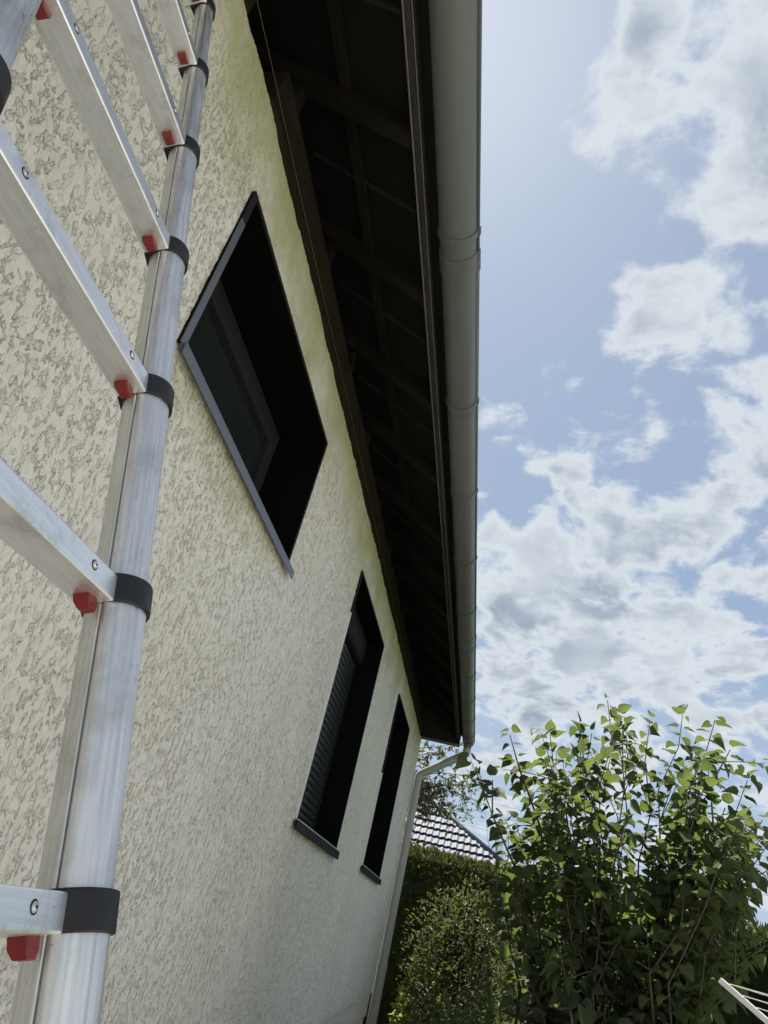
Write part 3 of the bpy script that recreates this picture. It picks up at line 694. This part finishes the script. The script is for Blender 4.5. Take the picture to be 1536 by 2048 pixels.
# ------------------------------------------------------------------ lilac
def make_lilac():
    rs = np.random.RandomState(5); B = Vector((1.66, 3.95, GZ))
    root = empty('lilac_bush', B); I = Matrix.Translation(-B)
    tag(root, 'tall multi-stemmed lilac bush with heart-shaped leaves, back-lit against the sky', 'bush')
    tips = []
    for px, py, y in [(1020, 1470, 3.9), (1215, 1400, 3.9), (1300, 1440, 3.8), (1430, 1440, 3.9), (1365, 1430, 4.1), (1160, 1450, 4.1), (985, 1560, 3.7), (1495, 1560, 3.8), (1525, 1640, 3.9), (1535, 1690, 3.7), (1510, 1750, 3.9), (1100, 1470, 3.8), (1460, 1500, 4.2), (1500, 1790, 3.4), (1490, 1800, 3.5), (1090, 1520, 3.6), (1250, 1440, 4.2), (1010, 1640, 3.8)]:
        tips.append(at(px, py, y))
    for i in range(54):
        px = rs.uniform(1005, 1500); cx_ = (px - 1250) / 270
        top = 1445 + 235 * abs(cx_) ** 2.0; bot = 1960 if px < 1250 else 1960 - (px - 1250) * 1.1
        py = top + (rs.rand() ** 1.25) * (bot - top)
        tips.append(at(px, py, rs.uniform(3.35, 4.6)))
    pos = []; dr = []; up = []; sz = []
    stems = []
    def addleaf(p, d):
        dd = d.normalized(); 
        q = p + dd * .022
        dd2 = Vector((dd.x, dd.y, dd.z - rs.uniform(.15, 1.0))).normalized()
        u = (dd2.cross(Vector((0, 0, 1)))).cross(dd2) + Vector(rs.normal(size=3) * .35)
        pos.append(q); dr.append(dd2); up.append(u); sz.append(rs.uniform(.040, .084))
    bm = MB(); stalk = MB()
    for ti, T in enumerate(tips):
        a = ti * 2.4; b0 = B + Vector((math.cos(a) * rs.uniform(.03, .16), math.sin(a) * rs.uniform(.03, .14), -.01))
        mid = Vector((b0.x + (T.x - b0.x) * .22, b0.y + (T.y - b0.y) * .22, b0.z + (T.z - b0.z) * .55))
        pts = bez(b0, mid, T, 12); pts = [p + Vector(rs.normal(size=3) * .028) if 0 < i < 12 else p for i, p in enumerate(pts)]
        r0 = rs.uniform(.004, .009) if ti % 6 else .016
        bmx = MB().tube(pts, [r0 * (1 - i / 13) + .0016 for i in range(13)], 6)
        if ti < 30:
            o = bmx.build('stem', BARK, smooth=True); o.parent = root; o.matrix_parent_inverse = I
        else: bm.add(bmx.v, bmx.f)
        # leaf pairs on the outer half of the stem
        def pairs(pts_, t0, step, tip=True):
            Ls = [0]
            for i in range(1, len(pts_)): Ls.append(Ls[-1] + (pts_[i] - pts_[i - 1]).length)
            s = Ls[-1] * t0; kk = 0
            while s < Ls[-1]:
                j = max(i for i in range(len(Ls)) if Ls[i] <= s); j = min(j, len(pts_) - 2)
                p = pts_[j].lerp(pts_[j + 1], (s - Ls[j]) / max(1e-6, Ls[j + 1] - Ls[j])); t = (pts_[j + 1] - pts_[j]).normalized()
                a = t.orthogonal().normalized(); c = t.cross(a); th = kk * 1.57 + rs.uniform(-.5, .5)
                w_ = a * math.cos(th) + c * math.sin(th)
                for sgn in (1, -1): addleaf(p, w_ * sgn + t * rs.uniform(.2, .7))
                s += step * rs.uniform(.8, 1.3); kk += 1
            if tip: addleaf(pts_[-1], (pts_[-1] - pts_[-2]).normalized() + Vector(rs.normal(size=3) * .3))
        pairs(pts, .56, .054)
        for k in range(3):
            j = rs.randint(6, 12); p = pts[j]; t = (pts[j + 1] - pts[j]).normalized()
            e = p + (t * .6 + Vector(rs.normal(size=3) * .55) + Vector((0, 0, .35))).normalized() * rs.uniform(.12, .30)
            tw = bez(p, p.lerp(e, .5) + Vector((0, 0, .02)), e, 4); bm.tube(tw, [.003, .0026, .0022, .0018, .0014], 5, False)
            pairs(tw, .3, .055)
    o = bm.build('twigs', BARK, smooth=True); o['kind'] = 'stuff'; o.parent = root; o.matrix_parent_inverse = I
    pos = np.array([tuple(p) for p in pos]); dr = np.array([tuple(p) for p in dr]); up = np.array([tuple(p) for p in up]); sz = np.array(sz)
    # the leaves that show largest are single parts
    Rm = np.array(ROT); cc = (pos - np.array([CAMX, 0, 0])) @ Rm; px = 768 + 1429.3 * cc[:, 0] / -cc[:, 2]; py = 1024 - 1429.3 * cc[:, 1] / -cc[:, 2]
    score = sz / -cc[:, 2] * ((px > 0) & (px < 1530) & (py < 2040)) * (1 + .6 * (py < 1600))
    order = np.argsort(-score); big_ = order[:300]; rest = order[300:]
    Fm = frame(dr, up); meshes = []
    for k in range(4):
        tv, tf = HEART; me = bpy.data.meshes.new('leaf'); vv = tv.copy(); vv[:, 0] *= (.9, 1.0, 1.1, .95)[k]; vv[:, 2] *= (.6, 1.0, 1.4, 1.9)[k]
        me.from_pydata([tuple(x) for x in vv], [], [tuple(x) for x in tf]); me.shade_smooth(); me.materials.append(LILAC); meshes.append(me)
    for i in big_:
        o = bpy.data.objects.new('leaf', meshes[i % 4]); COL.objects.link(o); o.parent = root
        M = Matrix([list(Fm[i][:, r]) for r in range(3)] ) 
        M4 = Matrix.Translation(Vector(pos[i]) - B) @ Matrix(((Fm[i][0][0], Fm[i][1][0], Fm[i][2][0]), (Fm[i][0][1], Fm[i][1][1], Fm[i][2][1]), (Fm[i][0][2], Fm[i][1][2], Fm[i][2][2]))).to_4x4() @ Matrix.Scale(sz[i], 4)
        o.matrix_local = M4
    v, f, var = leaves(HEART, pos[rest], dr[rest], up[rest], sz[rest], rs)
    o = npmesh('leaf', v, f, LILAC, root, True, {'var': var}); o['kind'] = 'stuff'; o.matrix_parent_inverse = I
make_lilac()

# ------------------------------------------------------------------ hedge
def make_hedge():
    rs = np.random.RandomState(9); y0, y1, x0, x1, zt_ = 11.2, 12.5, -4.0, 9.5, 1.13
    root = empty('hedge', (3, y0, GZ)); I = Matrix.Translation((-3, -y0, -GZ))
    tag(root, 'tall clipped conifer hedge closing the garden below the grey roof', 'hedge')
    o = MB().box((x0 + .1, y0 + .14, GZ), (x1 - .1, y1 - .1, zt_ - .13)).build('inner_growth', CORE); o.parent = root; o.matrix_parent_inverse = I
    n = 52000
    p = np.empty((n, 3)); k = rs.rand(n) < .72
    p[:, 0] = rs.uniform(x0, x1, n); p[:, 1] = np.where(k, y0 + rs.rand(n) ** 2 * .16, rs.uniform(y0, y1, n)); p[:, 2] = np.where(k, rs.uniform(GZ, zt_, n), zt_ - rs.rand(n) ** 2 * .15)
    bumpf = (fbm(p[:, 0] * 1.6, p[:, 2] * 1.9, 201, 3) - .5)
    p[:, 1] += np.where(k, bumpf * .35, 0); p[:, 2] += np.where(k, 0, (fbm(p[:, 0] * 1.7, p[:, 1] * 2, 205, 3) - .5) * .16)
    dn = np.where(k[:, None], np.array([0, -1., .35]), np.array([0, -.1, 1.])) + rs.normal(size=(n, 3)) * .55
    v, f, var = blades(p, dn, rnd(rs, n), rs.uniform(.04, .10, n), rs.uniform(.3, .6, n), rs)
    o = npmesh('foliage', v, f, THUJA, root, False, {'var': var}); o['kind'] = 'stuff'; o.matrix_parent_inverse = I
make_hedge()

# ------------------------------------------------------------------ shrubs in front of the hedge
def shrub(name, c, rad, n, size, m, label, cat, seed, tpl=None, stems=7, group=None, hollow=.55):
    rs = np.random.RandomState(seed); c = Vector(c); root = empty(name, (c.x, c.y, GZ)); I = Matrix.Translation((-c.x, -c.y, -GZ))
    tag(root, label, cat, group)
    d = rnd(rs, n); r = (hollow + (1 - hollow) * rs.rand(n)) 
    lump = .72 + .56 * fbm(d[:, 0] * 2.4 + 5, d[:, 2] * 2.4 + d[:, 1] * 1.7, seed + 3, 3)
    p = np.array(c) + d * (r * lump)[:, None] * np.array(rad); p = p[p[:, 2] > GZ + .02]
    n = len(p); dd = (p - np.array(c)) / np.array(rad); dd[:, 2] += .2
    dirs = dd + rs.normal(size=(n, 3)) * .7; ups = np.array([0, 0, 1.]) + rs.normal(size=(n, 3)) * .6
    v, f, var = leaves(tpl or NARROW, p, dirs, ups, rs.uniform(size * .6, size * 1.25, n), rs)
    o = npmesh('foliage', v, f, m, root, True, {'var': var}); o['kind'] = 'stuff'; o.matrix_parent_inverse = I
    for i in range(stems):
        T = Vector(p[rs.randint(n)]); b = Vector((c.x + rs.uniform(-.1, .1), c.y + rs.uniform(-.1, .1), GZ))
        pts = bez(b, Vector((b.x, b.y, (b.z + T.z) / 2)), T, 6)
        o = MB().tube(pts, [.012 * (1 - i / 7) + .002 for i in range(7)], 5, False).build('stem', BARK, smooth=True); o.parent = root; o.matrix_parent_inverse = I
    return root
shrub('shrub', (.95, 9.6, -.25), (.75, .7, 1.05), 5200, .060, SHRUB, 'olive-green leafy shrub rising to the roof line just right of the downpipe', 'shrub', 21)
shrub('shrub', (1.75, 8.4, -.45), (.75, .7, 1.0), 5200, .065, SHRUB, 'dense shaded shrub behind the left side of the lilac', 'shrub', 22)
shrub('shrub', (1.05, 7.2, -1.0), (.65, .6, .75), 4200, .055, SHRUB, 'low dark shrub in front of the other shrubs, left of the lilac stems', 'shrub', 23)
shrub('shrub', (1.55, 5.4, -1.0), (.55, .5, .80), 4200, .06, SHRUB, 'dark low shrub directly behind the lilac stems', 'shrub', 24)
shrub('shrub', (2.5, 9.0, -.6), (.8, .7, .9), 4200, .065, SHRUB, 'rounded shrub before the hedge seen through the lilac', 'shrub', 25)
shrub('shrub', (1.25, 3.9, -1.0), (.42, .5, .55), 2200, .06, LILAC, 'low leafy growth at the left foot of the lilac', 'shrub', 26, HEART)
shrub('vine', (.52, 10.1, -.95), (.30, .30, 1.0), 1300, .075, VINE, 'bright yellow-green climber beside the foot of the downpipe', 'climbing plant', 27, HEART, 5)

# dry twiggy bush above the shrubs
def twig_bush():
    rs = np.random.RandomState(33); c = Vector((1.35, 8.9, GZ)); root = empty('twig_bush', c); I = Matrix.Translation(-c)
    tag(root, 'bare thin twigs standing up left of the lilac above the shrubs', 'bush')
    for i in range(22):
        T = at(rs.uniform(965, 1075), rs.uniform(1610, 1700), 8.9 + rs.uniform(-.3, .3)); b = c + Vector((rs.uniform(-.15, .15), rs.uniform(-.1, .1), 0))
        pts = bez(b, Vector((b.x * .7 + T.x * .3, b.y, b.z * .4 + T.z * .6)), T, 6)
        m = MB().tube(pts, [.006 * (1 - i / 6.4) + .0012 for i in range(7)], 4, False)
        for k in range(3):
            p = pts[rs.randint(3, 6)]; m.tube([p, p + Vector(rs.normal(size=3) * .05) + Vector((0, 0, .16))], [.002, .001], 4, False)
        o = m.build('twig', BARK, smooth=True); o.parent = root; o.matrix_parent_inverse = I
twig_bush()

# plum-like tree behind the house corner
def plum():
    rs = np.random.RandomState(41); c = Vector((-1.9, 11.0, GZ)); root = empty('fruit_tree', c); I = Matrix.Translation(-c)
    tag(root, 'small-leaved fruit tree reaching out from behind the house corner', 'tree')
    def P_(o): o.parent = root; o.matrix_parent_inverse = I
    P_(MB().tube([c, c + Vector((.1, 0, 1.2)), c + Vector((.25, -.1, 2.4)), c + Vector((.3, -.1, 3.6))], [.11, .09, .07, .04], 10).build('trunk', BARK, smooth=True))
    tg = [at(*t) for t in [(905, 1492, 10.8), (878, 1500, 10.9), (850, 1530, 10.8), (965, 1575, 10.8), (968, 1560, 10.6), (955, 1600, 10.9), (920, 1565, 10.8), (900, 1600, 11.0), (905, 1625, 10.9), (935, 1625, 11.0), (860, 1600, 10.9), (850, 1570, 10.8), (880, 1585, 10.9), (880, 1610, 10.7), (860, 1620, 10.9), (850, 1600, 11.0)]]
    tg += [Vector((c.x + rs.uniform(-1.6, 1.0), c.y + rs.uniform(-1.2, 1.2), rs.uniform(1.2, 3.4))) for i in range(26)]
    pos = []; dr = []; tw = MB()
    for i, T in enumerate(tg):
        s = c + Vector((.2, -.05, rs.uniform(2.3, 3.3))); 
        mid = s.lerp(T, .5) + Vector((0, 0, .35)); pts = bez(s, mid, T, 12)
        pts = [p + Vector(rs.normal(size=3) * .02) for p in pts]
        P_(MB().tube(pts, [.016 * (1 - k / 12.5) + .002 for k in range(13)], 6, False).build('branch', BARK, smooth=True))
        for k in range(6, 13):
            for j in range(8):
                p = pts[k] ; e = p + Vector(rs.normal(size=3) * .085) - Vector((0, 0, .03)); tw.tube([p, e], [.0022, .0012], 4, False)
                for q in range(5): pos.append(p.lerp(e, rs.uniform(.25, 1.0))); dr.append((e - p).normalized() + Vector(rs.normal(size=3) * .6))
    o = tw.build('twigs', BARK); o['kind'] = 'stuff'; P_(o)
    n = len(pos); pos = np.array([tuple(p) for p in pos]); dr = np.array([tuple(p) for p in dr])
    v, f, var = leaves(NARROW, pos, dr, rnd(rs, n), rs.uniform(.045, .085, n), rs)
    o = npmesh('foliage', v, f, PLUM, None, True, {'var': var}); o['kind'] = 'stuff'; P_(o)
plum()

# ------------------------------------------------------------------ neighbour's house
def neighbour():
    y0, z0, pit = 17.5, 1.55, .70
    root = empty('neighbour_house', (-2, y0 + 3, GZ)); I = Matrix.Translation((2, -(y0 + 3), -GZ))
    tag(root, 'neighbouring house with a grey wavy-tiled hip roof above the hedge', 'house')
    def P_(o): o.parent = root; o.matrix_parent_inverse = I; return o
    P_(MB().box((-7.6, y0 + .4, GZ), (1.4, y0 + 9, z0)).build('wall', PLINTH))
    hx = lambda y: 1.95 - 1.13 * (y - y0)
    yr = y0 + 4.2; zr_ = z0 + 4.2 * pit; xr = hx(yr)
    deck = MB().add([(-8, y0, z0 - .06), (1.95, y0, z0 - .06), (xr, yr, zr_ - .06), (-8 + 4, yr, zr_ - .06), (1.95, yr + 4.2, z0 - .06), (-8, yr + 4.2, z0 - .06)], [(0, 1, 2, 3), (1, 4, 2), (4, 5, 3, 2), (5, 0, 3), (0, 5, 4, 1)])
    roof = P_(deck.build('roof', TILE))
    sl = Vector((0, 1, pit)).normalized(); nn = Vector((0, -pit, 1)).normalized(); tw_, tl = .30, .345
    n = 12; prof = [(-tw_ / 2 + tw_ * i / n, .011 * math.sin(i / n * 4 * math.pi)) for i in range(n + 1)]
    vs = []
    for s, lift in ((0, .048), (tl + .03, .0)):
        for th in (0, -.016):
            vs += [ex * a + nn * (b + lift + th) + sl * s for a, b in prof]
    k = n + 1; fs = [(i, i + 1, 2 * k + i + 1, 2 * k + i) for i in range(n)] + [(k + i + 1, k + i, i, i + 1)[::-1] for i in range(n)] + [(k + i, k + i + 1, 3 * k + i + 1, 3 * k + i)[::-1] for i in range(n)]
    me = MB().add(vs, fs).mesh('tile'); me.materials.append(TILE); cnt = 0
    for r in range(14):
        y = y0 + r * tl * sl.y; z = z0 + r * tl * sl.z
        x = hx(y + .15) - .12
        while x > -2.6 and cnt < 300:
            o = bpy.data.objects.new('tile', me); COL.objects.link(o); o.parent = roof; o.matrix_parent_inverse = Matrix.Identity(4)
            o.location = (x + R_.uniform(-.003, .003), y, z + R_.uniform(-.003, .004)); cnt += 1; x -= tw_
    P_(MB().tube([(hx(y0), y0, z0 + .02), (xr, yr, zr_ + .03)], .06, 10).build('hip_cap', TILE, smooth=True))
    P_(MB().box((-8, y0 - .1, z0 - .16), (1.95, y0 - .02, z0 - .03)).build('gutter', GUTTER))
neighbour()

# power lines far away
for i, (a, b, lb) in enumerate([((880, 1568), (1560, 1722), 'uppermost thin power line crossing the sky behind the lilac'), ((880, 1590), (1560, 1748), 'middle thin power line crossing the sky behind the lilac'), ((880, 1624), (1560, 1780), 'lowest thin power line crossing the sky behind the lilac')]):
    A = at(*a, 52); B = at(*b, 44 + i); E_ = (B - A)
    pts = [A - E_ * .8 + E_ * 2.6 * k / 24 - Vector((0, 0, 1.2 * (1 - ((k - 12) / 12) ** 2) * .4)) for k in range(25)]
    o = MB().tube(pts, .011, 5).build('power_line', WIREM, smooth=True); tag(o, lb, 'power line', 'power lines behind the garden')

# ------------------------------------------------------------------ rotary clothes dryer
def dryer():
    tip = at(1440, 1960, 2.85); a = Vector((-.8, .6, 0)); up = .58
    rad = 1.25; hub = tip - a * rad - Vector((0, 0, up * rad))
    root = empty('clothes_dryer', (hub.x, hub.y, GZ)); I = Matrix.Translation((-hub.x, -hub.y, -GZ))
    tag(root, 'white rotary clothes dryer with strung lines in the lower right corner', 'clothes dryer')
    def P_(o): o.parent = root; o.matrix_parent_inverse = I; return o
    P_(MB().tube([(hub.x, hub.y, GZ), (hub.x, hub.y, hub.z + .55)], .022, 12).build('post', WHITEM, angle=40))
    P_(MB().tube([(hub.x, hub.y, hub.z - .06), (hub.x, hub.y, hub.z + .05)], .045, 12).build('hub', BLACKP, angle=40))
    arms = []
    for k in range(4):
        an = math.atan2(a.y, a.x) - k * math.pi / 2; d = Vector((math.cos(an), math.sin(an), up)); arms.append(d)
        dn = d.normalized(); s = dn.cross(Vector((0, 0, 1))).normalized(); t = s.cross(dn)
        P_(MB().prism([(-.0065, -.0085), (.0065, -.0085), (.0065, .0085), (-.0065, .0085)], hub, s, t, dn, .03, rad * d.length).build('arm', WHITEM, bevel=.002))
        P_(MB().tube([hub + Vector((0, 0, .45)), hub + d * rad * .55], .008, 8).build('strut', WHITEM, smooth=True))
    for j in range(8):
        r = rad * (1 - j * .032) - .03
        pts = []
        for k in range(4):
            A = hub + arms[k] * r + Vector((0, 0, .012)); B = hub + arms[(k + 1) % 4] * r + Vector((0, 0, .012))
            pts += [A.lerp(B, i / 6) - Vector((0, 0, .02 * (1 - (i / 3 - 1) ** 2) * r)) for i in range(6)]
        pts.append(pts[0]); P_(MB().tube(pts, .0012, 5, False).build('line', CORD, smooth=True))
dryer()
